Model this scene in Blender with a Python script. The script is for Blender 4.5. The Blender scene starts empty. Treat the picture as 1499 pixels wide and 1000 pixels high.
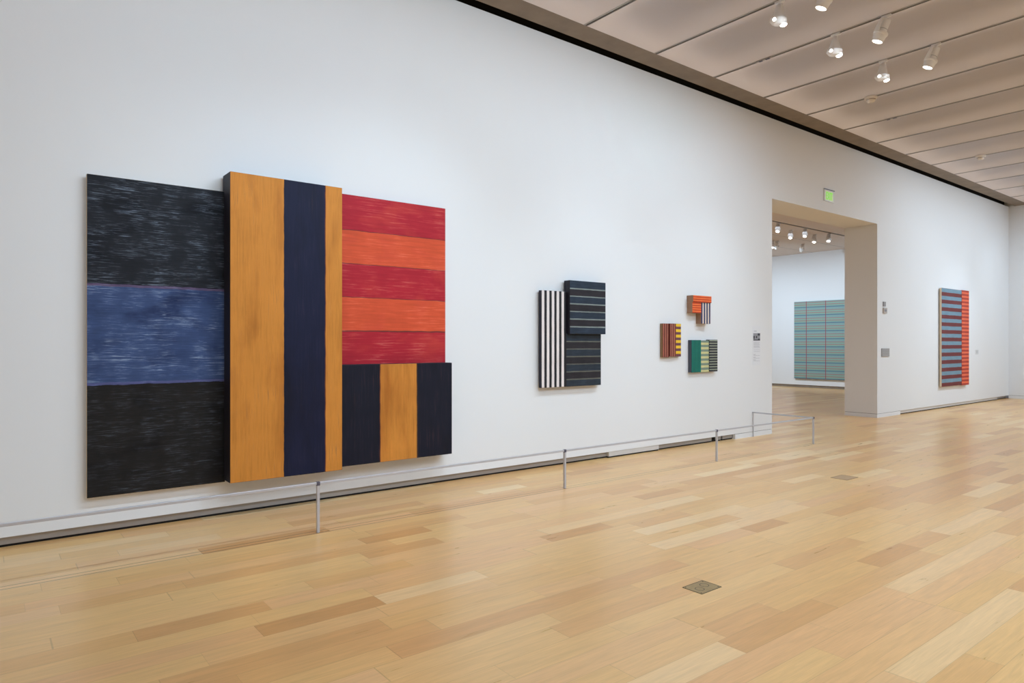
import bpy, bmesh, math, random
from mathutils import Vector, Matrix
random.seed(7)
scn = bpy.context.scene
C = scn.collection

# ------------------------------------------------------------------ camera
TH = math.atan2(779.5, 992.0)
cam_d = bpy.data.cameras.new('camera'); cam = bpy.data.objects.new('camera', cam_d); C.objects.link(cam)
cam.location = (0, 0, 1.57); cam.rotation_euler = (math.pi/2, 0, -TH)
cam_d.sensor_width = 36; cam_d.sensor_fit = 'HORIZONTAL'
cam_d.lens = 992/1499*36; cam_d.shift_y = 3/1499; cam_d.clip_end = 200; cam_d.clip_start = .05
scn.camera = cam
# ------------------------------------------------------------------ colour management, world
scn.view_settings.view_transform = 'Standard'; scn.view_settings.look = 'None'
scn.view_settings.gamma = 1; scn.view_settings.use_curve_mapping = False
scn.view_settings.exposure = 0.14
w = bpy.data.worlds.new('world'); scn.world = w; w.use_nodes = True
w.node_tree.nodes['Background'].inputs[0].default_value = (.5, .5, .55, 1)
w.node_tree.nodes['Background'].inputs[1].default_value = .2

# ------------------------------------------------------------------ room lights
def area(name, loc, size, power, col, rot=(0, 0, 0)):
    l = bpy.data.lights.new(name, 'AREA'); l.shape = 'RECTANGLE'; l.size, l.size_y = size
    l.energy = power; l.color = col
    o = bpy.data.objects.new(name, l); C.objects.link(o); o.location = loc; o.rotation_euler = rot
    return o
WARM = (1.0, .93, .87)
area('added_fill_light', (9.5, -2.4, 5.25), (27, 5), 700, (.70, .86, 1.0))  # added out-of-view panel for soft ambient light, no skylight there
area('added_fill_light', (12, 12.5, 4.7), (14, 6), 240, (.76, .88, 1.0))  # same kind of added ambient panel for the room beyond

def spot(name, loc, target, power, angle=112, blend=1.0, col=(.65, .84, 1.0), r=.045):
    l = bpy.data.lights.new(name, 'SPOT'); l.energy = power; l.color = col
    l.spot_size = math.radians(angle); l.spot_blend = blend; l.shadow_soft_size = r
    o = bpy.data.objects.new(name, l); C.objects.link(o); o.location = loc
    o.rotation_euler = (Vector(target)-Vector(loc)).to_track_quat('-Z', 'Y').to_euler()
    return o
D0 = 6.48
# wall washing spots on the tracks that are out of the frame (the ones in view carry their own)
for x, p in ((-2.7, 25), (-.73, 20), (.59, 40), (1.91, 46), (3.23, 52), (4.55, 62), (5.87, 64)):
    spot('unseen_spot', (x, 3.2, 5.15), (x-1.0, 6.48, 3.1), p*1.15, 150)
for loc, tgt, p, a in (((3.9, 3.3, 5.1), (2.9, D0, .9), 190, 78), ((2.2, 3.3, 5.1), (1.2, D0, 1.0), 90, 72),
                       ((6.9, 3.5, 5.1), (6.1, D0, 1.1), 125, 60), ((9.6, 3.5, 5.1), (8.7, D0, 1.2), 135, 60), ((20.3, 3.3, 5.1), (19, D0, 1.2), 150, 60)):
    spot('accent_spot', loc, tgt, p, a, r=.03)
for x, p in ((16.0, 70), (17.4, 130), (19.0, 120), (20.8, 130), (22.3, 90)):
    spot('unseen_spot', (x, 3.3, 5.1), (x-.9, 6.48, 2.0), p*.95, 140)
for x, p in ((2.2, 60), (4.6, 95), (7.0, 70), (9.4, 60), (12.0, 90)):    # added unseen spots to brighten lower wall and floor
    spot('unseen_spot', (x, .6, 5.15), (x-.6, 5.6, 0), p, 105)
for x, y, p in ((2.6, -.5, 120), (5.0, -.9, 260), (7.6, -1.0, 120), (17.5, 2.5, 170), (14, 2.2, 110)):       # unseen spots added to lift the open floor
    spot('unseen_spot', (x, y, 5.15), (x+.3, y+2.0, 0), p, 110)
for y, p in ((-1.5, 200), (1.5, 240), (4.2, 170)):  # extra unseen spots, added to brighten the end wall
    spot('unseen_spot', (19.8, y, 5.1), (23.2, y+.3, 2.0), p)
for y, p in ((9.5, 340), (12.0, 400), (14.5, 370)):
    spot('unseen_spot', (18.8, y, 4.5), (23.2, y+.2, 2.1), p, 88)

# ------------------------------------------------------------------ helpers
def lin(c):
    def g(v):
        v /= 255
        return v/12.92 if v <= .04045 else ((v+.055)/1.055)**2.4
    return (g(c[0]), g(c[1]), g(c[2]), 1)
def newmat(name):
    m = bpy.data.materials.new(name); m.use_nodes = True
    return m, m.node_tree, m.node_tree.nodes['Principled BSDF']
def N(nt, t, **k):
    n = nt.nodes.new(t)
    for a, v in k.items(): setattr(n, a, v)
    return n
def simple(name, col, rough=.6, metal=0, noise=0, scale=20, emit=0, ecol=None, bump=0):
    m, nt, b = newmat(name)
    b.inputs['Base Color'].default_value = lin(col); b.inputs['Roughness'].default_value = rough
    b.inputs['Metallic'].default_value = metal
    if emit:
        b.inputs['Emission Color'].default_value = lin(ecol or col); b.inputs['Emission Strength'].default_value = emit
    if noise or bump:
        tc = N(nt, 'ShaderNodeTexCoord'); nz = N(nt, 'ShaderNodeTexNoise')
        nz.inputs['Scale'].default_value = scale; nz.inputs['Detail'].default_value = 5
        nt.links.new(tc.outputs['Object'], nz.inputs['Vector'])
        if noise:
            mr = N(nt, 'ShaderNodeMapRange'); mr.inputs[3].default_value = 1-noise; mr.inputs[4].default_value = 1+noise
            nt.links.new(nz.outputs[0], mr.inputs[0])
            mx = N(nt, 'ShaderNodeVectorMath', operation='SCALE'); mx.inputs[0].default_value = lin(col)[:3]
            nt.links.new(mr.outputs[0], mx.inputs['Scale']); nt.links.new(mx.outputs[0], b.inputs['Base Color'])
        if bump:
            bp = N(nt, 'ShaderNodeBump'); bp.inputs['Strength'].default_value = bump; bp.inputs['Distance'].default_value = .01
            nt.links.new(nz.outputs[0], bp.inputs['Height']); nt.links.new(bp.outputs[0], b.inputs['Normal'])
    return m
def math_(nt, op, a, b=None, c=None):
    n = N(nt, 'ShaderNodeMath', operation=op)
    for i, v in enumerate((a, b, c)):
        if v is None: continue
        if isinstance(v, (int, float)): n.inputs[i].default_value = v
        else: nt.links.new(v, n.inputs[i])
    return n.outputs[0]

M = {}
M['wall'] = simple('white_wall_paint', (232, 232, 234), .85, bump=.03, scale=60)
M['ceil'] = simple('ceiling_scoop_paint', (186, 180, 184), .8)
def lum_ceiling():
    # thin translucent sheet: diffuse below, lets the strips added over the joints shine through
    m, nt, b = newmat('translucent_scoop'); L = nt.links.new
    b.inputs['Base Color'].default_value = lin((210, 204, 208)); b.inputs['Roughness'].default_value = .8
    tr = N(nt, 'ShaderNodeBsdfTranslucent'); tr.inputs[0].default_value = lin((230, 222, 215))
    mx = N(nt, 'ShaderNodeMixShader'); mx.inputs[0].default_value = .3
    L(b.outputs[0], mx.inputs[1]); L(tr.outputs[0], mx.inputs[2]); L(mx.outputs[0], nt.nodes['Material Output'].inputs[0])
    return m
M['scoop'] = lum_ceiling()
M['ceilfar'] = simple('warm_white_ceiling', (232, 220, 212), .8)
M['flange'] = simple('track_flange_paint', (160, 156, 152), .5)
M['dark'] = simple('dark_slot_and_shade', (22, 20, 20), .9)
M['concrete'] = simple('brown_concrete', (136, 122, 108), .8, noise=.3, scale=3.5, bump=.1)
M['basemetal'] = simple('grey_metal_base', (168, 165, 165), .45, metal=.3, noise=.12, scale=1.2)
M['baselight'] = simple('light_metal_base', (205, 200, 197), .5, noise=.05, scale=1.5)
M['steel'] = simple('brushed_steel', (196, 196, 203), .35, metal=.35)
M['steeldark'] = simple('dark_steel_joint', (98, 98, 116), .4, metal=.6)
M['brass'] = simple('aged_brass', (168, 142, 100), .5, metal=.25, noise=.2, scale=30)
M['brassdark'] = simple('dark_brass', (88, 76, 54), .5, metal=.5)
M['fixture'] = simple('white_fixture', (240, 238, 238), .35)
M['fixgrey'] = simple('grey_fixture', (182, 182, 184), .35, metal=.3)
M['lens'] = simple('lit_lens', (255, 252, 245), .4, emit=9, ecol=(255, 250, 240))
M['lensfar'] = simple('lit_lens_far', (255, 252, 245), .4, emit=7, ecol=(255, 248, 235))
M['plastic'] = simple('ivory_plastic', (226, 216, 206), .5)
M['canvas'] = simple('raw_canvas_edge', (226, 206, 180), .8, noise=.06, scale=40)

# floor -------------------------------------------------------------
def floor_mat():
    m, nt, b = newmat('oak_plank_floor'); L = nt.links.new
    tc = N(nt, 'ShaderNodeTexCoord'); sp = N(nt, 'ShaderNodeSeparateXYZ'); L(tc.outputs['Object'], sp.inputs[0])
    x, y = sp.outputs[0], sp.outputs[1]
    W = .171
    yr = math_(nt, 'DIVIDE', math_(nt, 'ADD', y, -.085), W); row = math_(nt, 'FLOOR', yr); fy = math_(nt, 'FRACT', yr)
    wn = N(nt, 'ShaderNodeTexWhiteNoise', noise_dimensions='1D'); L(row, wn.inputs['W'])
    wn2 = N(nt, 'ShaderNodeTexWhiteNoise', noise_dimensions='1D'); L(math_(nt, 'ADD', row, 57.3), wn2.inputs['W'])
    Ln = math_(nt, 'MULTIPLY_ADD', wn.outputs['Value'], .9, .75)
    u = math_(nt, 'ADD', math_(nt, 'DIVIDE', x, Ln), math_(nt, 'MULTIPLY', wn2.outputs['Value'], 9.7))
    # uneven board lengths: warp u before flooring
    un = N(nt, 'ShaderNodeMath', operation='SINE'); L(math_(nt, 'MULTIPLY_ADD', u, 2.1, row), un.inputs[0])
    u2 = math_(nt, 'MULTIPLY_ADD', un.outputs[0], .28, u)
    idx = math_(nt, 'FLOOR', u2); fx = math_(nt, 'FRACT', u2)
    cb = N(nt, 'ShaderNodeCombineXYZ'); L(row, cb.inputs[0]); L(idx, cb.inputs[1])
    wid = N(nt, 'ShaderNodeTexWhiteNoise', noise_dimensions='3D'); L(cb.outputs[0], wid.inputs['Vector'])
    rp = N(nt, 'ShaderNodeValToRGB'); cr = rp.color_ramp; cr.interpolation = 'LINEAR'
    stops = [(0, (212, 159, 104)), (.10, (222, 171, 115)), (.35, (230, 183, 122)), (.62, (234, 190, 130)), (.8, (230, 180, 127)), (.92, (238, 198, 145)), (1, (241, 206, 156))]
    cr.elements[0].position = 0; cr.elements[0].color = lin(stops[0][1])
    cr.elements[1].position = 1; cr.elements[1].color = lin(stops[-1][1])
    for p, c in stops[1:-1]: e = cr.elements.new(p); e.color = lin(c)
    L(wid.outputs['Value'], rp.inputs[0])
    # grain
    cb2 = N(nt, 'ShaderNodeCombineXYZ')
    L(math_(nt, 'MULTIPLY_ADD', wid.outputs['Value'], 37, math_(nt, 'MULTIPLY', x, 2.2)), cb2.inputs[0])
    L(math_(nt, 'MULTIPLY', y, 26), cb2.inputs[1]); L(math_(nt, 'MULTIPLY', wid.outputs['Value'], 11), cb2.inputs[2])
    g = N(nt, 'ShaderNodeTexNoise'); g.inputs['Scale'].default_value = 1; g.inputs['Detail'].default_value = 6; g.inputs['Distortion'].default_value = 1.2
    L(cb2.outputs[0], g.inputs['Vector'])
    cb3 = N(nt, 'ShaderNodeCombineXYZ')
    L(math_(nt, 'MULTIPLY', x, 5), cb3.inputs[0]); L(math_(nt, 'MULTIPLY', y, 160), cb3.inputs[1]); L(math_(nt, 'MULTIPLY', wid.outputs['Value'], 19), cb3.inputs[2])
    g2 = N(nt, 'ShaderNodeTexNoise'); g2.inputs['Scale'].default_value = 1; g2.inputs['Detail'].default_value = 3
    L(cb3.outputs[0], g2.inputs['Vector'])
    gm = N(nt, 'ShaderNodeMapRange'); gm.inputs[1].default_value = .25; gm.inputs[2].default_value = .75; gm.inputs[3].default_value = .90; gm.inputs[4].default_value = 1.07
    L(g.outputs[0], gm.inputs[0])
    gm2 = N(nt, 'ShaderNodeMapRange'); gm2.inputs[1].default_value = .3; gm2.inputs[2].default_value = .7; gm2.inputs[3].default_value = .95; gm2.inputs[4].default_value = 1.04
    L(g2.outputs[0], gm2.inputs[0])
    # seams
    sy = math_(nt, 'LESS_THAN', fy, .016)
    sx = math_(nt, 'LESS_THAN', fx, .0030)
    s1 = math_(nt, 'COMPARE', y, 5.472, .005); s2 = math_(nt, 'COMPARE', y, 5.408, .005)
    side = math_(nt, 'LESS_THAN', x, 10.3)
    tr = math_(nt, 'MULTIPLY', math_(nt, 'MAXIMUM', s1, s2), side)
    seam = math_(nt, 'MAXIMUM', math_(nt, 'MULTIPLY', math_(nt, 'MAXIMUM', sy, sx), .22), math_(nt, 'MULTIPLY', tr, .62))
    k = math_(nt, 'MULTIPLY', math_(nt, 'MULTIPLY', gm.outputs[0], gm2.outputs[0]), math_(nt, 'SUBTRACT', 1, seam))
    sc = N(nt, 'ShaderNodeVectorMath', operation='SCALE'); L(rp.outputs[0], sc.inputs[0]); L(k, sc.inputs['Scale'])
    L(sc.outputs[0], b.inputs['Base Color'])
    rr = N(nt, 'ShaderNodeMapRange'); rr.inputs[3].default_value = .24; rr.inputs[4].default_value = .36; L(g.outputs[0], rr.inputs[0])
    L(rr.outputs[0], b.inputs['Roughness']); b.inputs['IOR'].default_value = 1.42
    bp = N(nt, 'ShaderNodeBump'); bp.inputs['Strength'].default_value = .25; bp.inputs['Distance'].default_value = .002
    L(k, bp.inputs['Height']); L(bp.outputs[0], b.inputs['Normal'])
    return m
M['floor'] = floor_mat()

# painted bands -------------------------------------------------------
def paint_mat(name, axis, bands, length, wobble=.004, streak='x', amt=.25, scratch=None, scratch_amt=.3, period=None, edge=None, sscale=1.0, rub=None, rub_amt=.5, mask=None, mul=False, chaos=.5, tilt=0):
    """bands: list of (fraction, colour) along axis x or z of the panel's own coordinates"""
    m, nt, b = newmat(name); L = nt.links.new
    tc = N(nt, 'ShaderNodeTexCoord'); sp = N(nt, 'ShaderNodeSeparateXYZ'); L(tc.outputs['Object'], sp.inputs[0])
    a = sp.outputs[0] if axis == 'x' else sp.outputs[2]
    nz = N(nt, 'ShaderNodeTexNoise'); nz.inputs['Scale'].default_value = 5*sscale; nz.inputs['Detail'].default_value = 4
    L(tc.outputs['Object'], nz.inputs['Vector'])
    a = math_(nt, 'ADD', a, math_(nt, 'MULTIPLY', math_(nt, 'SUBTRACT', nz.outputs[0], .5), wobble*4))
    f = math_(nt, 'DIVIDE', a, period or length)
    if period: f = math_(nt, 'FRACT', f)
    rp = N(nt, 'ShaderNodeValToRGB'); cr = rp.color_ramp; cr.interpolation = 'CONSTANT'
    bb = []
    for i, (p, c) in enumerate(bands): bb.append((p, c))
    cr.elements[0].position = 0; cr.elements[0].color = lin(bb[0][1])
    if len(bb) > 1:
        cr.elements[1].position = bb[1][0]; cr.elements[1].color = lin(bb[1][1])
        for p, c in bb[2:]: e = cr.elements.new(p); e.color = lin(c)
    else:
        cr.elements[1].color = lin(bb[0][1])
    L(f, rp.inputs[0])
    sv = {'x': (2.2, 5, 45), 'z': (45, 5, 2.2)}[streak]
    mp = N(nt, 'ShaderNodeMapping'); mp.inputs['Scale'].default_value = tuple(v*sscale for v in sv); L(tc.outputs['Object'], mp.inputs[0])
    n1 = N(nt, 'ShaderNodeTexNoise'); n1.inputs['Scale'].default_value = 1; n1.inputs['Detail'].default_value = 7; n1.inputs['Roughness'].default_value = .65; n1.inputs['Distortion'].default_value = chaos if streak == 'x' else .05
    mp.inputs['Rotation'].default_value = (0, tilt, 0)
    L(mp.outputs[0], n1.inputs['Vector'])
    n2 = N(nt, 'ShaderNodeTexNoise'); n2.inputs['Scale'].default_value = 2.6*sscale; n2.inputs['Detail'].default_value = 6
    L(tc.outputs['Object'], n2.inputs['Vector'])
    m1 = N(nt, 'ShaderNodeMapRange'); m1.inputs[1].default_value = .28; m1.inputs[2].default_value = .72; m1.inputs[3].default_value = 1-amt; m1.inputs[4].default_value = 1+amt; L(n1.outputs[0], m1.inputs[0])
    m2 = N(nt, 'ShaderNodeMapRange'); m2.inputs[1].default_value = .3; m2.inputs[2].default_value = .7; m2.inputs[3].default_value = 1-amt*.6; m2.inputs[4].default_value = 1+amt*.6; L(n2.outputs[0], m2.inputs[0])
    k = math_(nt, 'MULTIPLY', m1.outputs[0], m2.outputs[0])
    sc = N(nt, 'ShaderNodeVectorMath', operation='SCALE'); L(rp.outputs[0], sc.inputs[0]); L(k, sc.inputs['Scale'])
    out = sc.outputs[0]
    if rub:   # soft irregular patches of a second paint layer
        n3 = N(nt, 'ShaderNodeTexNoise'); n3.inputs['Scale'].default_value = 1; n3.inputs['Detail'].default_value = 5; n3.inputs['Distortion'].default_value = .3
        mp3 = N(nt, 'ShaderNodeMapping'); mp3.inputs['Scale'].default_value = {'x': (2.2, 5, 4), 'z': (5, 5, 1.1)}[streak]; mp3.inputs['Location'].default_value = (3.1, 0, 7.7)
        L(tc.outputs['Object'], mp3.inputs[0]); L(mp3.outputs[0], n3.inputs['Vector'])
        t3 = N(nt, 'ShaderNodeMapRange'); t3.inputs[1].default_value = .50; t3.inputs[2].default_value = .74; L(n3.outputs[0], t3.inputs[0])
        f3 = math_(nt, 'MULTIPLY', math_(nt, 'MULTIPLY', t3.outputs[0], m1.outputs[0]), rub_amt)
        mx3 = N(nt, 'ShaderNodeMix', data_type='RGBA', blend_type='MULTIPLY' if mul else 'MIX'); L(f3, mx3.inputs[0]); L(out, mx3.inputs[6]); mx3.inputs[7].default_value = lin(rub)
        out = mx3.outputs[2]
    if scratch:
        th = N(nt, 'ShaderNodeMapRange'); th.inputs[1].default_value = .52; th.inputs[2].default_value = .64; L(n1.outputs[0], th.inputs[0])
        t2 = N(nt, 'ShaderNodeMapRange'); t2.inputs[1].default_value = .42; t2.inputs[2].default_value = .66; L(n2.outputs[0], t2.inputs[0])
        fac = math_(nt, 'MULTIPLY', math_(nt, 'MULTIPLY', th.outputs[0], t2.outputs[0]), scratch_amt)
        if mask:
            rm = N(nt, 'ShaderNodeValToRGB'); rm.color_ramp.interpolation = 'CONSTANT'; e_ = rm.color_ramp.elements
            e_[0].position = 0; e_[0].color = (mask[0][1],)*3+(1,); e_[1].position = mask[1][0]; e_[1].color = (mask[1][1],)*3+(1,)
            for p, c in mask[2:]: e = e_.new(p); e.color = (c, c, c, 1)
            L(f, rm.inputs[0]); fac = math_(nt, 'MULTIPLY', fac, rm.outputs[0])
        mx = N(nt, 'ShaderNodeMix', data_type='RGBA'); L(fac, mx.inputs[0]); L(out, mx.inputs[6]); mx.inputs[7].default_value = lin(scratch)
        out = mx.outputs[2]
    L(out, b.inputs['Base Color'])
    b.inputs['Roughness'].default_value = .6; b.inputs['Specular IOR Level'].default_value = .18
    bp = N(nt, 'ShaderNodeBump'); bp.inputs['Strength'].default_value = .25; bp.inputs['Distance'].default_value = .004
    L(n1.outputs[0], bp.inputs['Height']); L(bp.outputs[0], b.inputs['Normal'])
    return m

# meshes --------------------------------------------------------------
class MB:
    def __init__(s): s.v = []; s.f = []; s.m = []; s.sm = []
    def add(s, vs, fs, mi=0, smooth=False):
        o = len(s.v); s.v += [tuple(v) for v in vs]
        for f in fs: s.f.append(tuple(i+o for i in f)); s.m.append(mi); s.sm.append(smooth)
    def box(s, x0, x1, y0, y1, z0, z1, mi=0, mats=None, R=None):
        vs = [(x0,y0,z0),(x1,y0,z0),(x1,y1,z0),(x0,y1,z0),(x0,y0,z1),(x1,y0,z1),(x1,y1,z1),(x0,y1,z1)]
        if R: vs = [R @ Vector(v) for v in vs]
        fs = [(0,3,2,1),(4,5,6,7),(0,1,5,4),(1,2,6,5),(2,3,7,6),(3,0,4,7)]
        s.add(vs, fs, mi)
        if mats:   # [bottom, top, front, right, back, left]
            for k in range(6): s.m[len(s.m)-6+k] = mats[k]
    def lathe(s, org, axis, prof, n=24, mi=0, caps=True, smooth=True):
        axis = Vector(axis).normalized(); q = axis.to_track_quat('Z', 'Y'); org = Vector(org)
        vs = []; fs = []
        for r, d in prof:
            for i in range(n):
                a = 2*math.pi*i/n
                vs.append(org + q @ Vector((r*math.cos(a), r*math.sin(a), d)))
        for j in range(len(prof)-1):
            for i in range(n):
                k = (i+1) % n
                fs.append((j*n+i, j*n+k, (j+1)*n+k, (j+1)*n+i))
        s.add(vs, fs, mi, smooth)
        if caps:
            s.add(vs[:n], [tuple(range(n))[::-1]], mi); s.add(vs[-n:], [tuple(range(n))], mi)
    def build(s, name, mats, parent=None, loc=(0,0,0), bevel=0):
        me = bpy.data.meshes.new(name); me.from_pydata(s.v, [], s.f)
        for m in (mats if isinstance(mats, (list, tuple)) else [mats]): me.materials.append(m)
        me.polygons.foreach_set('material_index', s.m); me.polygons.foreach_set('use_smooth', s.sm)
        me.update()
        o = bpy.data.objects.new(name, me); C.objects.link(o); o.location = loc
        if parent: o.parent = parent
        if bevel:
            bv = o.modifiers.new('bevel', 'BEVEL'); bv.width = bevel; bv.segments = 2; bv.limit_method = 'ANGLE'
        return o
def struct(o): o['kind'] = 'structure'; return o
def tag(o, label, cat, group=None):
    o['label'] = label; o['category'] = cat
    if group: o['group'] = group
    return o
def thing(name, label, cat, loc=(0,0,0), group=None):
    o = bpy.data.objects.new(name, None); C.objects.link(o); o.location = loc; o.empty_display_size = .1
    return tag(o, label, cat, group)
def dup(root, loc, label, group=None):
    r = root.copy(); C.objects.link(r); r.location = loc; r['label'] = label
    if group: r['group'] = group
    for ch in list(root.children):
        c = ch.copy(); C.objects.link(c); c.parent = r
        for g in list(ch.children):
            d = g.copy(); C.objects.link(d); d.parent = c
    return r

D = 6.48; WB = 7.165; XE = 23.2; ZT = 5.49; ZB = .085
DX0, DX1, DZ = 10.85, 14.89, 4.095
ZF = 4.80   # ceiling of the room beyond
# ------------------------------------------------------------------ structure
b = MB(); b.box(-8, XE+.3, -7.3, 17.3, -.2, 0); struct(b.build('floor', M['floor']))
b = MB()
b.box(-8, DX0, D, WB, ZB, ZT)
b.box(DX0, DX1, D, WB, DZ, ZT)
b.box(DX1, XE, D, WB, ZB, ZT)
struct(b.build('wall_back', M['wall']))
# ends of the wall beside the opening go right down, under a thin reveal line
def base(name, x0, x1, mat, y0, dark=True):
    b = MB(); b.box(x0, x1, y0, WB-.01, 0 if not dark else .02, ZB)
    if dark: b.box(x0, x1, y0+.012, WB-.02, 0, .02, 1)  # shade along the floor, put in as a dark strip
    return struct(b.build(name, [mat, M['dark']]))
base('baseboard_back', -8, 6.78, M['basemetal'], D+.045)
base('baseboard_back', 6.785, 7.835, M['baselight'], D+.006)
base('baseboard_back', 7.84, 9.17, M['basemetal'], D+.045)
base('baseboard_back', 9.17, 9.30, M['dark'], D+.08, False)
base('baseboard_back', 9.30, 9.42, M['basemetal'], D+.045)
base('baseboard_back', 9.42, 9.46, M['dark'], D+.08, False)
base('baseboard_back', 9.46, 9.745, M['basemetal'], D+.045)
base('baseboard_back', 16.02, 22.3, M['baselight'], D+.018)
base('baseboard_back', 22.3, XE, M['basemetal'], D+.06)
for x0, x1 in ((9.75, DX0), (DX1, 16.015)):
    b = MB(); b.box(x0, x1, D, WB, 0, ZB-.006); b.box(x0+(0 if x0 < 12 else .008), x1-(.008 if x0 < 12 else 0), D+.008, WB-.008, ZB-.006, ZB, 1)
    struct(b.build('baseboard_back', [M['wall'], M['dark']]))
# end wall shared by both rooms
b = MB(); b.box(XE, XE+.3, -7.3, 17.3, .09, 6.4); b.box(XE, XE+.3, -7.3, D, 0, .084); b.box(XE+.01, XE+.3, -7.3, D, .084, .09, 1)
b.box(XE+.03, XE+.3, WB, 17.3, 0, .09, 2)
struct(b.build('wall_right', [M['wall'], M['dark'], M['concrete']]))
b = MB(); b.box(-8.3, -8, -7.3, 17.3, 0, 6.4); struct(b.build('wall_left', M['wall']))
b = MB(); b.box(-8, XE, -7.6, -7.3, 0, 6.4); struct(b.build('wall_front', M['wall']))
b = MB(); b.box(-8, XE, 17.3, 17.6, 0, 6.4); struct(b.build('wall_far', M['wall']))
# concrete beam and dark slot above the wall
b = MB(); b.box(-8, XE, 6.01, 6.335, ZT, 6.1); b.add([(-8,6.335,ZT),(XE,6.335,ZT),(XE,6.365,ZT+.03),(-8,6.365,ZT+.03),(-8,6.335,6.1),(XE,6.335,6.1),(XE,6.365,6.1),(-8,6.365,6.1)],
      [(0,1,2,3),(3,2,6,7)])
struct(b.build('trim_1', M['concrete']))
b = MB(); b.box(-8, XE, 6.367, 6.377, ZT+.035, 6.1); b.box(-8, XE, 6.366, D+.3, 5.85, 5.9); b.box(-8, XE, D+.1, D+.3, ZT, 5.85)
struct(b.build('trim_2', M['dark']))
# ceiling: shallow scoops between the track joints
J0, JP = 5.87, 1.321
joints = [J0+JP*k for k in range(-10, 14)]
def scoop(b, xa, xb, ya, yb, z, h, nx=22, ny=40):
    vs = []; fs = []
    ys = []
    for j in range(ny+1):
        t = j/ny; ys.append(yb - (yb-ya)*t**2.2)
    for yy in ys:
        for i in range(nx+1):
            t = .5-.5*math.cos(math.pi*i/nx); xx = xa+(xb-xa)*t
            ex = min(1, min(xx-xa, xb-xx)/.40); ey = min(1, (yb-yy)/.75)
            vs.append((xx, yy, z+h*math.sin(math.pi/2*ex)*math.sin(math.pi/2*ey)))
    n = nx+1
    for j in range(ny):
        for i in range(nx): fs.append((j*n+i, j*n+i+1, (j+1)*n+i+1, (j+1)*n+i))
    b.add(vs, fs, 0, True)
b = MB()
for k in range(len(joints)-1):
    xa, xb = joints[k]+.03, joints[k+1]-.03
    if xa > XE: continue
    xb = min(xb, XE)
    scoop(b, xa, xb, -7.3, 6.01, ZT+.002, .10)
b.box(-8, XE, -7.3, 6.01, 6.2, 6.3, 1)
struct(b.build('ceiling', [M['scoop'], M['dark']]))
tn = 3
area('added_glow_strip', (7.5, 5.94, ZT+.36), (31, .06), 38, (1.0, .84, .70))  # strips added above the sheet so its edges glow
for xj in joints:
    if xj > XE-.05 or xj < -7.9: continue
    area('added_glow_strip', (xj, -.6, ZT+.34), (.06, 13.0), 12, (1.0, .84, .70))
    b = MB()
    b.box(xj-.031, xj-.006, -7.3, 6.01, ZT, ZT+.05); b.box(xj+.024, xj+.031, -7.3, 6.01, ZT, ZT+.05)
    b.box(xj-.006, xj+.024, -7.3, 6.01, ZT+.03, ZT+.05, 1)
    struct(b.build('trim_%d' % tn, [M['flange'], M['dark']])); tn += 1
# room beyond the opening
b = MB(); b.box(-8, XE, WB, 9.77, ZF, ZF+.2); b.box(-8, XE, 9.86, 17.3, ZF, ZF+.2); b.box(-8, XE, 9.77, 9.86, ZF+.02, ZF+.2, 1)
for yj in (11.0, 12.3, 13.6, 14.9): b.box(-8, XE, yj, yj+.02, ZF-.002, ZF+.01, 2)
struct(b.build('ceiling', [M['ceilfar'], M['dark'], M['flange']]))

# ------------------------------------------------------------------ paintings
NAVY = (26, 29, 54); ORANGE = (206, 134, 57); REDO = (212, 84, 52); RED = (174, 36, 50); SEAM = (112, 52, 50)
def panel(parent, x0, x1, z0, z1, t, front, side, name='canvas_panel', y_back=D, label=None, org=None):
    """box standing t out of the wall; front face at D - t"""
    w_, h_ = x1-x0, z1-z0
    b = MB(); b.box(0, w_, 0, t-(D-y_back), 0, h_, 0, mats=[1,1,0,1,1,1])
    P = parent.location
    o = b.build(name, [front, side], parent, (x0-P.x, D-t-P.y, z0-P.z), bevel=.004)
    if label: o['label'] = label
    return o
sd_dark = simple('dark_painted_edge', (28, 27, 32), .6, noise=.3, scale=8)
sd_navy = simple('navy_painted_edge', (32, 30, 44), .6, noise=.3, scale=8)
sd_red = simple('red_brown_painted_edge', (150, 60, 44), .6)
pt = thing('painting', 'huge painting built of projecting panels with dark, blue, orange and red bands', 'painting', (2.4, D, .3))
mL = paint_mat('black_blue_bands', 'z', [(0, (33, 31, 31)), (.345, (88, 92, 140)), (.352, (62, 80, 122)), (.655, (96, 80, 110)), (.662, (34, 36, 43))], 2.62, .005, 'x', .3, (160, 176, 198), .85, sscale=1.9, rub=(105, 110, 150), rub_amt=1.0, mul=True, mask=[(0, .2), (.345, 1), (.655, .6)], chaos=1.6, tilt=-.07)
panel(pt, .680, 1.745, .320, 2.942, .065, mL, M['canvas'], y_back=D-.022, label='flat panel with black and blue bands')
mC = paint_mat('orange_navy_bands', 'x', [(0, ORANGE), (.45, (60, 44, 44)), (.457, NAVY), (.83, (120, 66, 44)), (.837, ORANGE)], 1.05, .004, 'z', .16, (110, 84, 62), .5, sscale=1.3, rub=(205, 190, 178), rub_amt=.9, mul=True, mask=[(0, 1), (.457, .12), (.837, 1)])
panel(pt, 1.737, 2.786, .336, 3.090, .25, mC, sd_navy, y_back=D-.022, label='thick upright panel with orange and navy bands')
mR = paint_mat('red_orange_bands', 'z', [(0, RED), (.195, SEAM), (.2, REDO), (.395, SEAM), (.4, RED), (.595, SEAM), (.6, REDO), (.795, SEAM), (.8, RED)], 1.71, .004, 'x', .16, (232, 150, 128), .3, sscale=1.3, rub=(206, 74, 60), rub_amt=.5)
panel(pt, 2.79, 4.098, 1.357, 3.080, .06, mR, sd_red, y_back=D-.022, label='flat panel with red and orange bands')
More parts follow.
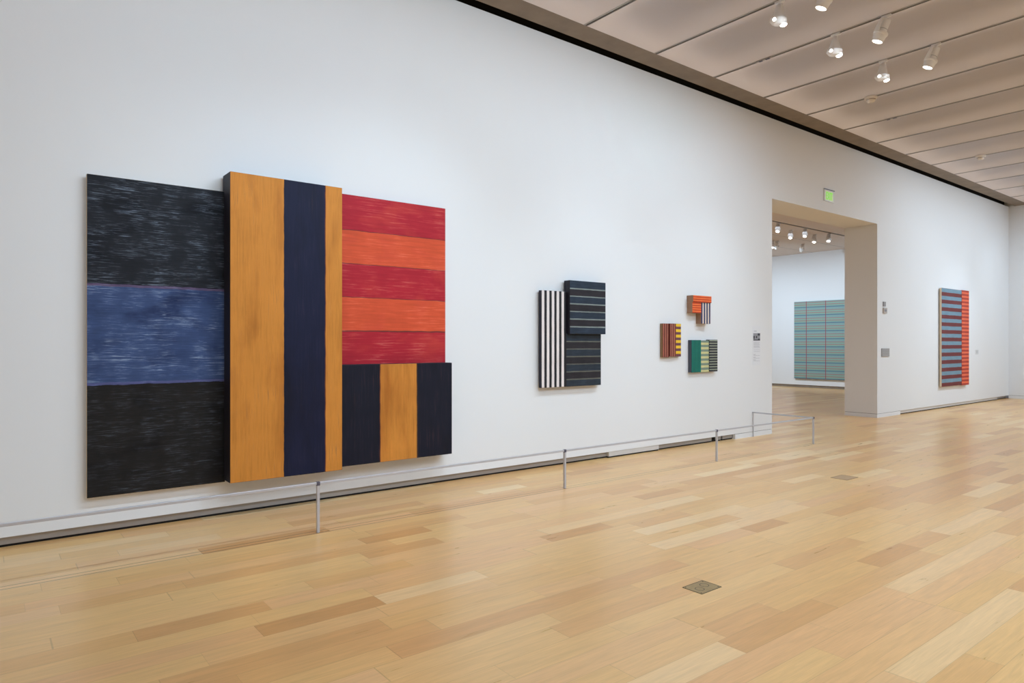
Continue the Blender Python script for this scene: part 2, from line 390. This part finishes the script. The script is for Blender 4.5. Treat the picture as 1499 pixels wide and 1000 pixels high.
mQ = paint_mat('navy_orange_bands', 'x', [(0, (25, 26, 40)), (.325, (104, 56, 40)), (.333, ORANGE), (.66, (60, 44, 40)), (.668, (25, 26, 40))], 1.31, .004, 'z', .18, (150, 96, 64), .3, sscale=1.2, rub=(200, 178, 160), rub_amt=.8, mul=True, mask=[(0, .2), (.333, .8), (.668, .2)])
panel(pt, 2.79, 4.100, .354, 1.359, .19, mQ, sd_navy, y_back=D-.022, label='projecting low panel with navy and orange bands')

pt = thing('painting', 'black and white striped relief painting of three joined panels', 'painting', (6, D, 1.01))
mw = paint_mat('black_white_stripes', 'x', [(0, (232, 222, 220)), (.52, (42, 40, 44))], .415, .0015, 'z', .08, period=.415/5, sscale=2)
panel(pt, 5.499, 5.914, 1.016, 2.236, .08, mw, sd_navy, y_back=D-.022, label='panel with white and black upright stripes')
def hline(n, c1, c2, ln, L):
    bands = []
    for i in range(n):
        bands.append((i/n, c1 if i % 2 else c2))
        if i < n-1: bands.append(((i+1)/n-.022, ln))
    return paint_mat('dark_rows', 'z', bands, L, .0012, 'x', .3, sscale=2)
panel(pt, 5.916, 6.545, 1.016, 1.70, .08, hline(7, (45, 42, 46), (46, 54, 64), (96, 96, 90), .684), sd_dark, y_back=D-.022, label='dark lower panel with thin pale lines')
panel(pt, 5.928, 6.578, 1.694, 2.380, .134, hline(7, (44, 41, 46), (44, 54, 68), (128, 136, 134), .686), sd_navy, y_back=D-.022, label='dark projecting upper panel with thin pale lines')

pt = thing('painting', 'small maroon and yellow striped painting, leftmost of the three small ones', 'painting', (8.07, D, 1.37))
ms = paint_mat('maroon_stripes', 'x', [(0, (126, 58, 44)), (.45, (206, 138, 116)), (.7, (84, 44, 44))], .14, .001, 'z', .15, period=.042, sscale=3)
panel(pt, 7.854, 8.0, 1.367, 1.865, .05, ms, simple('ochre_edge', (138, 104, 70), .7))
panel(pt, 8.0, 8.142, 1.377, 1.866, .065, ms, simple('maroon_edge', (80, 36, 34), .7))
my = paint_mat('yellow_maroon_bars', 'z', [(0, (112, 70, 80)), (.47, (234, 190, 56))], .49, .001, 'x', .1, period=.0815, sscale=3)
panel(pt, 8.143, 8.278, 1.377, 1.866, .052, my, simple('maroon_edge', (80, 36, 34), .7))

pt = thing('painting', 'small orange painting with navy and white stripes, topmost of the three small ones', 'painting', (8.7, D, 1.87))
ed = simple('brown_wood_edge', (158, 122, 98), .7, noise=.1)
mo = paint_mat('orange_rows', 'z', [(0, (196, 66, 40)), (.5, (238, 124, 66))], .1, .001, 'x', .12, period=.0345, sscale=3)
panel(pt, 8.481, 8.940, 2.2, 2.302, .12, mo, ed); panel(pt, 8.481, 8.70, 2.036, 2.2, .105, mo, ed)
mn = paint_mat('navy_white_stripes', 'x', [(0, (44, 58, 100)), (.5, (224, 206, 190))], .24, .001, 'z', .08, period=.066, sscale=3)
panel(pt, 8.704, 8.944, 1.876, 2.2, .1, mn, ed)

pt = thing('painting', 'small green, cream and charcoal striped painting, lowest of the three small ones', 'painting', (8.85, D, 1.125))
mg = paint_mat('green_stripes', 'x', [(0, (36, 60, 70)), (.45, (22, 134, 112))], .24, .001, 'z', .12, period=.034, sscale=3)
panel(pt, 8.513, 8.757, 1.127, 1.624, .06, mg, simple('dark_grey_edge', (76, 80, 92), .7))
mh = paint_mat('cream_green_bars', 'z', [(0, (206, 200, 146)), (.5, (126, 142, 128))], .49, .001, 'x', .1, period=.0705, sscale=3)
panel(pt, 8.76, 8.985, 1.127, 1.618, .055, mh, sd_dark)
mk = paint_mat('charcoal_bars', 'z', [(0, (48, 50, 56)), (.58, (150, 154, 138))], .49, .001, 'x', .1, period=.041, sscale=3)
panel(pt, 8.96, 9.173, 1.132, 1.630, .066, mk, sd_dark)

pt = thing('painting', 'tall blue, maroon and orange striped painting hanging right of the opening', 'painting', (19, D, .53))
bl, mr = (118, 148, 166), (112, 54, 56)
mt = paint_mat('blue_maroon_bars', 'z', [(0, mr), (.5, bl)], 2.38, .003, 'x', .12, period=.1825, sscale=1)
panel(pt, 18.139, 19.41, .530, 2.908, .07, mt, M['canvas'], y_back=D-.022, label='panel with blue and maroon bars and pale canvas edge')
mv = paint_mat('orange_red_bars', 'z', [(0, (176, 62, 50)), (.5, (232, 112, 78))], 2.4, .002, 'x', .1, period=.094, sscale=1)
panel(pt, 19.41, 19.90, .520, 2.915, .075, mv, sd_red, y_back=D-.022, label='strip with orange and red bars')

# painting in the room beyond, on the end wall (faces -X)
pt = thing('painting', 'square grey-green painting with thin red and blue lines, in the room beyond', 'painting', (XE, 12, .32))
m, nt, bs = newmat('grey_green_lined'); L = nt.links.new
tc = N(nt, 'ShaderNodeTexCoord'); sp = N(nt, 'ShaderNodeSeparateXYZ'); L(tc.outputs['Object'], sp.inputs[0])
zf = math_(nt, 'FRACT', math_(nt, 'DIVIDE', sp.outputs[2], .28))
rp = N(nt, 'ShaderNodeValToRGB'); cr = rp.color_ramp; cr.interpolation = 'CONSTANT'
G1 = (134, 164, 152); G2 = (130, 160, 158)
cr.elements[0].position = 0; cr.elements[0].color = lin((84, 118, 140)); cr.elements[1].position = .12; cr.elements[1].color = lin(G1)
for p, c in ((.32, (160, 108, 110)), (.39, G1), (.62, (160, 108, 110)), (.69, G2)): e = cr.elements.new(p); e.color = lin(c)
L(zf, rp.inputs[0])
yf = math_(nt, 'FRACT', math_(nt, 'DIVIDE', math_(nt, 'ADD', sp.outputs[1], -.05), .70)); ln = math_(nt, 'LESS_THAN', yf, .035)
mx = N(nt, 'ShaderNodeMix', data_type='RGBA'); L(ln, mx.inputs[0]); L(rp.outputs[0], mx.inputs[6]); mx.inputs[7].default_value = lin((150, 70, 84)); L(mx.outputs[2], bs.inputs['Base Color'])
bs.inputs['Roughness'].default_value = .6
b = MB(); b.box(0, .06, 0, 1.92, 0, 2.75)
b.build('canvas_panel', m, pt, (-.082, -.98, 0), bevel=.004)

# ------------------------------------------------------------------ barrier rail
RY, RZ = 5.42, .42
br = thing('barrier_rail', 'low grey steel barrier rail standing on the floor in front of the paintings', 'barrier', (2.21, RY, 0))
def rel(b): b.v = [(x-2.21, y-RY, z) for x, y, z in b.v]; return b
b = MB(); b.box(-7.9, 10.26, RY-.009, RY+.009, RZ-.022, RZ); rel(b).build('rail', M['steel'], br, bevel=.003)
b = MB(); b.box(10.241, 10.259, RY+.009, D, RZ-.022, RZ); rel(b).build('rail', M['steel'], br, bevel=.003)
for x in (-6.05, -3.3, -.55, 2.21, 4.985, 7.73, 10.25):
    b = MB(); b.box(x-.012, x+.012, RY-.012, RY+.012, 0, RZ-.022)
    p = rel(b).build('post', M['steel'], br, bevel=.003)
    b = MB(); b.box(x-.014, x+.014, RY-.014, RY+.014, RZ-.028, RZ+.003)
    rel(b).build('joint', M['steeldark'], p, bevel=.002)
for x in (10.25,):
    b = MB(); b.box(x-.006, x+.006, D-.02, D-.008, 0, RZ-.022); rel(b).build('post', M['steel'], br)

# ------------------------------------------------------------------ floor plates
def plate(x0, x1, y0, y1, name, mat, dark, label, circ=True):
    t = thing(name, label, 'floor box', ((x0+x1)/2, (y0+y1)/2, 0))
    w_, h_ = (x1-x0)/2, (y1-y0)/2
    b = MB(); b.box(-w_, w_, -h_, h_, -.01, .0015); b.build('cover_plate', mat, t)
    b = MB()
    for x, y, w2, h2 in ((0, -h_, w_, .002), (0, h_, w_, .002), (-w_, 0, .002, h_), (w_, 0, .002, h_)):
        b.box(x-w2, x+w2, y-h2, y+h2, -.01, .0022)
    b.build('rim', dark, t)
    if circ:
        for cx in (-.04, .04):
            b = MB(); n = 28; vs = []; fs = []
            for i in range(n):
                a = 2*math.pi*i/n
                for r in (.026, .031): vs.append((cx+r*math.cos(a), .012*(1 if cx > 0 else -1)+r*math.sin(a), .0021))
            for i in range(n): k = (i+1) % n; fs.append((2*i, 2*i+1, 2*k+1, 2*k))
            b.add(vs, fs); b.build('screw_cap', dark, t)
        for sx in (-1, 1):
            for sy in (-1, 1):
                b = MB(); b.lathe((sx*(w_-.014), sy*(h_-.014), .0012), (0, 0, 1), [(.005, 0), (.005, .0012)], 10); b.build('screw', dark, t)
    return t
plate(3.556, 3.762, 2.602, 2.750, 'floor_outlet', M['brass'], M['brassdark'], 'square brass floor outlet cover with two round caps set in the planks')
wd = simple('dull_wood_insert', (186, 152, 116), .5, noise=.12, scale=12)
plate(7.83, 8.10, 3.74, 3.93, 'floor_hatch', wd, simple('hatch_gap', (140, 108, 78), .7), 'faint square wooden floor hatch near the end of the barrier', False)

# ------------------------------------------------------------------ track lights
AIM = Vector((-.16, .34, -.93)).normalized()
def single_light(label, loc, group, aim=AIM, sc=1.0, lens='lens', power=0, target=None):
    t = thing('track_light', label, 'spotlight', loc, group)
    q = aim
    b = MB(); b.box(-.018, .018, -.055, .055, -.03, 0); b.lathe((0, 0, -.03), (0, 0, -1), [(.014, 0), (.014, .03)], 12); b.build('track_adapter', M['fixture'], t, bevel=.003)
    side = Vector((-.075, .02, 0))*sc
    top = side + Vector((0, 0, -.05))
    b = MB()
    b.lathe(Vector((0,0,-.05)), side, [(.012, 0), (.012, side.length)], 8)
    # yoke: flat tapering strip beside the can
    d = q; w1 = .02*sc
    a0 = top; a1 = top+d*.16*sc
    u = d.cross(Vector((0, 1, 0))).normalized(); v = d.cross(u).normalized()
    vs = []
    for p_, ww in ((a0, w1*.8), (a1, w1*1.5)):
        for su, sv in ((-1,-1),(1,-1),(1,1),(-1,1)): vs.append(p_+u*.006*su*sc+v*ww*sv)
    b.add(vs, [(0,3,2,1),(4,5,6,7),(0,1,5,4),(1,2,6,5),(2,3,7,6),(3,0,4,7)])
    b.build('yoke', M['fixture'], t)
    o = Vector((.012, 0, -.045))
    P = lambda prof: [(r*sc, h*sc) for r, h in prof]
    b = MB(); b.lathe(o, d, P([(.03, 0), (.048, .006), (.052, .02), (.056, .15)]), 24)
    h = b.build('housing', M['fixture'], t)
    b = MB()
    b.lathe(o, d, P([(.0565, .118), (.0565, .124)]), 24)
    b.build('cooling_rib', M['fixgrey'], h)
    b = MB(); b.lathe(o, d, P([(.056, .15), (.08, .158), (.083, .165), (.083, .185), (.076, .192)]), 28); b.build('collar', M['fixture'], t)
    b = MB(); b.lathe(o, d, P([(.074, .19), (.071, .215), (.062, .262), (.062, .27), (.057, .27), (.057, .255)]), 28, caps=False); b.build('barrel', M['fixture'], t)
    b = MB(); b.lathe(o, d, P([(.057, .258), (.057, .262)]), 28); b.build('lens', M[lens], t)
    return t
def twin_light(label, loc, group):
    t = thing('track_light', label, 'spotlight', loc, group)
    b = MB(); b.box(-.018, .018, -.055, .055, -.03, 0); b.lathe((0, 0, -.03), (0, 0, -1), [(.014, 0), (.014, .03)], 12); b.build('track_adapter', M['fixture'], t, bevel=.003)
    d = Vector((-.08, .05, -1)).normalized(); o = Vector((0, 0, -.05))
    b = MB(); b.lathe(o, d, [(.02, 0), (.036, .006), (.062, .12), (.07, .15)], 24); h = b.build('housing', M['fixture'], t)
    b = MB(); b.lathe(o+Vector((-.02, -.035, 0)), d, [(.01, 0), (.012, .11)], 10); b.build('yoke', M['fixture'], h)
    b = MB(); b.lathe(o, d, [(.07, .15), (.092, .165), (.094, .185), (.07, .215), (.045, .225)], 28); b.build('collar', M['fixture'], t)
    # main barrel and small side barrel
    for (dx, dy, dz, r, ax, nm) in ((.02, -.03, -.245, .042, Vector((.02, -.15, -1)), 'barrel'), (-.065, .015, -.205, .034, Vector((-.45, -.25, -.8)), 'barrel')):
        oo = Vector((dx, dy, dz)); ax.normalize()
        b = MB(); b.lathe(oo, ax, [(r*.9, -.01), (r, .0), (r*.95, .04), (r*.85, .04)], 20, caps=False); bb = b.build(nm, M['fixture'], t)
        b = MB(); b.lathe(oo, ax, [(r*.86, .03), (r*.8, .045), (r*.4, .055)], 20); b.build('lens', M['lens'], bb)
    return t
g1, g2 = 'single-lens track lights', 'double-lens track lights'
jx = [J0+JP*k for k in range(13)]
zt = ZT
s1 = single_light('white single-lens track light cut off by the top edge of the photo', (jx[1], 3.61, zt), g1)
dup(s1, (jx[2], 3.60, zt), 'white single-lens track light, upper right of the ceiling, left of the last one', g1)
dup(s1, (jx[3], 3.54, zt), 'white single-lens track light furthest to the right on the ceiling', g1)
t1 = twin_light('double-lens track light nearest the wall top, leftmost on the ceiling', (jx[1], 4.20, zt), g2)
dup(t1, (jx[2], 4.21, zt), 'double-lens track light in the middle of the three double ones', g2)
dup(t1, (jx[3], 4.20, zt), 'double-lens track light hanging lowest, rightmost of the double ones', g2)
for k, p in ((1, 80), (2, 90), (3, 70)):
    x = jx[k]
    spot('lamp', (x-.04, 3.72, zt-.36), (x-.9, D, 1.9), p*1.0, 142)
# smoke detectors
def detector(label, loc):
    t = thing('smoke_detector', label, 'smoke detector', loc, 'ceiling smoke detectors')
    b = MB(); b.lathe((0, 0, 0), (0, 0, -1), [(.095, 0), (.095, .018), (.085, .03)], 28); b.build('base', M['plastic'], t)
    b = MB(); b.lathe((0, 0, -.03), (0, 0, -1), [(.07, 0), (.068, .02), (.055, .045), (.03, .055)], 28); h = b.build('cap', M['plastic'], t)
    b = MB(); b.lathe((0, 0, -.042), (0, 0, -1), [(.0705, 0), (.070, .006)], 28, caps=False); b.build('sensor_slot', simple('brown_slot', (110, 84, 66), .7), h)
    return t
d1 = detector('ivory dome smoke detector on the ceiling nearer the spotlights', (jx[4], 4.95, ZT))
dup(d1, (jx[8], 5.08, ZT), 'ivory dome smoke detector far back on the ceiling near the end wall', 'ceiling smoke detectors')
# track connectors
def connector(label, loc):
    t = thing('track_connector', label, 'track fitting', loc, 'track connectors')
    b = MB(); b.box(-.03, .005, -.11, .11, -.012, 0); b.build('body', M['flange'], t)
    for a_, b_ in ((-.09, -.03), (.02, .07)):
        b = MB(); b.box(-.025, .0, a_, b_, -.02, -.012); b.build('clip', M['steeldark'], t)
    return t
c1 = connector('small grey connector clip on the ceiling track nearer the concrete beam corner', (jx[2], 5.20, ZT))
dup(c1, (jx[5], 5.19, ZT), 'small grey connector clip on the ceiling track behind the smoke detector', 'track connectors')

# lights of the room beyond
FA = Vector((-.50, -.15, -.85)).normalized()
def onZ(px, py, z):
    dx = px-749.5; c, s = math.cos(TH), math.sin(TH)
    rx, ry, rz = c*dx+s*992, -s*dx+c*992, 503-py
    k = (z-1.57)/rz
    return (rx*k, ry*k, z)
far = [(1139.5, 327, 'bright track light nearest the left edge of the opening, in the room beyond'),
       (1158, 337, 'track light second from the left edge of the opening, in the room beyond'),
       (1179, 334.5, 'bright track light in the middle of the row, in the room beyond'),
       (1192.5, 343.5, 'track light second from the right, in the room beyond'),
       (1213.5, 342, 'bright rightmost track light, in the room beyond')]
f0 = None
for px, py, lab in far:
    loc = onZ(px, py, ZF)
    if f0 is None: f0 = single_light(lab, loc, 'track lights of the room beyond', FA, .85, 'lensfar')
    else: dup(f0, loc, lab, 'track lights of the room beyond')
FB = Vector((.5, .5, -.7)).normalized()
f1 = single_light('far track light with dark back, under the leftmost one in the room beyond', onZ(1138, 352.5, ZF), 'track lights seen from behind', FB, .9, 'lensfar')
dup(f1, onZ(1175, 357, ZF), 'dim far track light seen from behind, under the middle one in the room beyond', 'track lights seen from behind')
dup(f0, onZ(1131.5, 352, ZF), 'small lit track light half hidden by the left edge of the opening', 'track lights of the room beyond')

# ------------------------------------------------------------------ exit sign
ex = thing('exit_sign', 'green lettered exit sign mounted on the wall above the opening', 'sign', (12.83, D, 4.29))
b = MB(); b.box(-.19, .19, -.014, 0, 0, .225); b.build('plate', simple('sign_plate', (216, 218, 214), .3), ex, bevel=.004)
b = MB(); b.box(-.195, .195, -.024, 0, .225, .234); b.build('top_rail', M['steeldark'], ex)
b = MB(); b.box(-.15, .145, -.0155, -.013, .025, .20); b.build('letter_field', simple('green_field', (206, 224, 168), .4, emit=.12, ecol=(190, 225, 130)), ex)
cu = bpy.data.curves.new('exit_text', 'FONT'); cu.body = 'EXIT'; cu.size = .2; cu.align_x = 'CENTER'; cu.extrude = .002
to = bpy.data.objects.new('tmp', cu); C.objects.link(to); bpy.context.view_layer.update()
me = bpy.data.meshes.new_from_object(to.evaluated_get(bpy.context.evaluated_depsgraph_get())); bpy.data.objects.remove(to)
me.materials.clear(); me.materials.append(simple('green_letters', (110, 190, 20), .4, emit=.7, ecol=(110, 210, 10)))
lo = bpy.data.objects.new('lettering', me); C.objects.link(lo); lo.parent = ex; lo.location = (-.003, -.017, .04); lo.rotation_euler = (math.pi/2, 0, 0); lo.scale = (.60, 1.0, 1)

# ------------------------------------------------------------------ wall texts, switches
gr = simple('grey_print', (176, 176, 182), .8); bk = simple('black_print', (62, 62, 68), .8); gm_ = simple('photo_grey', (150, 150, 156), .8)
wt = thing('wall_text', 'tall white text panel with a small photograph, left of the opening', 'text panel', (10.37, D, 1.2))
b = MB(); b.box(-.115, .115, -.003, 0, 0, .66); b.build('board', simple('white_board', (230, 230, 234), .7), wt)
b = MB(); b.box(-.10, .10, -.0045, -.003, .42, .545); ph = b.build('photograph', gm_, wt)
b = MB()
b.box(.03, .10, -.0055, -.0045, .505, .545); b.box(-.10, -.06, -.0055, -.0045, .45, .50); b.box(-.025, .01, -.0055, -.0045, .46, .50)
b.box(-.10, .10, -.0055, -.0045, .42, .438); b.box(.04, .10, -.0055, -.0045, .438, .455)
b.build('photo_shadows', bk, ph)
b = MB()
for k in range(7): b.box(-.09, .10-random.random()*.04, -.004, -.003, .395-k*.016, .400-k*.016)
for k in range(2): b.box(-.085, .10, -.004, -.003, .262-.03*k, .266-.03*k)
for k in range(3):
    b.box(-.10, -.03, -.004, -.003, .18-k*.045, .187-k*.045); b.box(-.09, .09, -.004, -.003, .165-k*.045, .169-k*.045)
b.box(-.085, .0, -.004, -.003, .575, .585)
b.build('text_lines', gr, wt)
wl = thing('wall_label', 'tiny pale label on the wall right of the tall striped painting', 'label', (20.69, D, 1.285))
b = MB(); b.box(-.1, .1, -.006, 0, 0, .12); b.build('card', simple('pale_card', (212, 212, 214), .7), wl)
b = MB(); b.box(-.08, .06, -.0072, -.006, .08, .09); b.box(-.08, .04, -.0072, -.006, .055, .062); b.box(-.08, .05, -.0072, -.006, .035, .042); b.build('text_lines', gr, wl)
sw = thing('thermostat', 'small dark grey sensor above a brownish box on the wall right of the opening', 'thermostat', (15.2, D, 2.2))
b = MB(); b.box(-.05, .06, -.02, 0, .165, .265); b.build('sensor', simple('sensor_grey', (150, 148, 150), .5), sw, bevel=.004)
b = MB(); b.box(-.055, .10, -.03, 0, .015, .135); h = b.build('box', simple('sensor_brown', (190, 180, 174), .5), sw, bevel=.005)
b = MB(); b.box(-.03, .07, -.033, -.03, .05, .10); b.build('window', gm_, h)
sw = thing('switch_plate', 'square grey metal switch plate on the wall right of the opening', 'switch plate', (15.255, D, 1.29))
b = MB(); b.box(-.18, .18, -.02, 0, 0, .178); h = b.build('plate', simple('plate_grey', (172, 170, 170), .4, metal=.3), sw, bevel=.004)
b = MB()
for k in range(4): b.box(-.15, .15, -.023, -.02, .028+k*.035, .042+k*.035)
b.build('slots', simple('plate_slot', (150, 148, 148), .5), h)
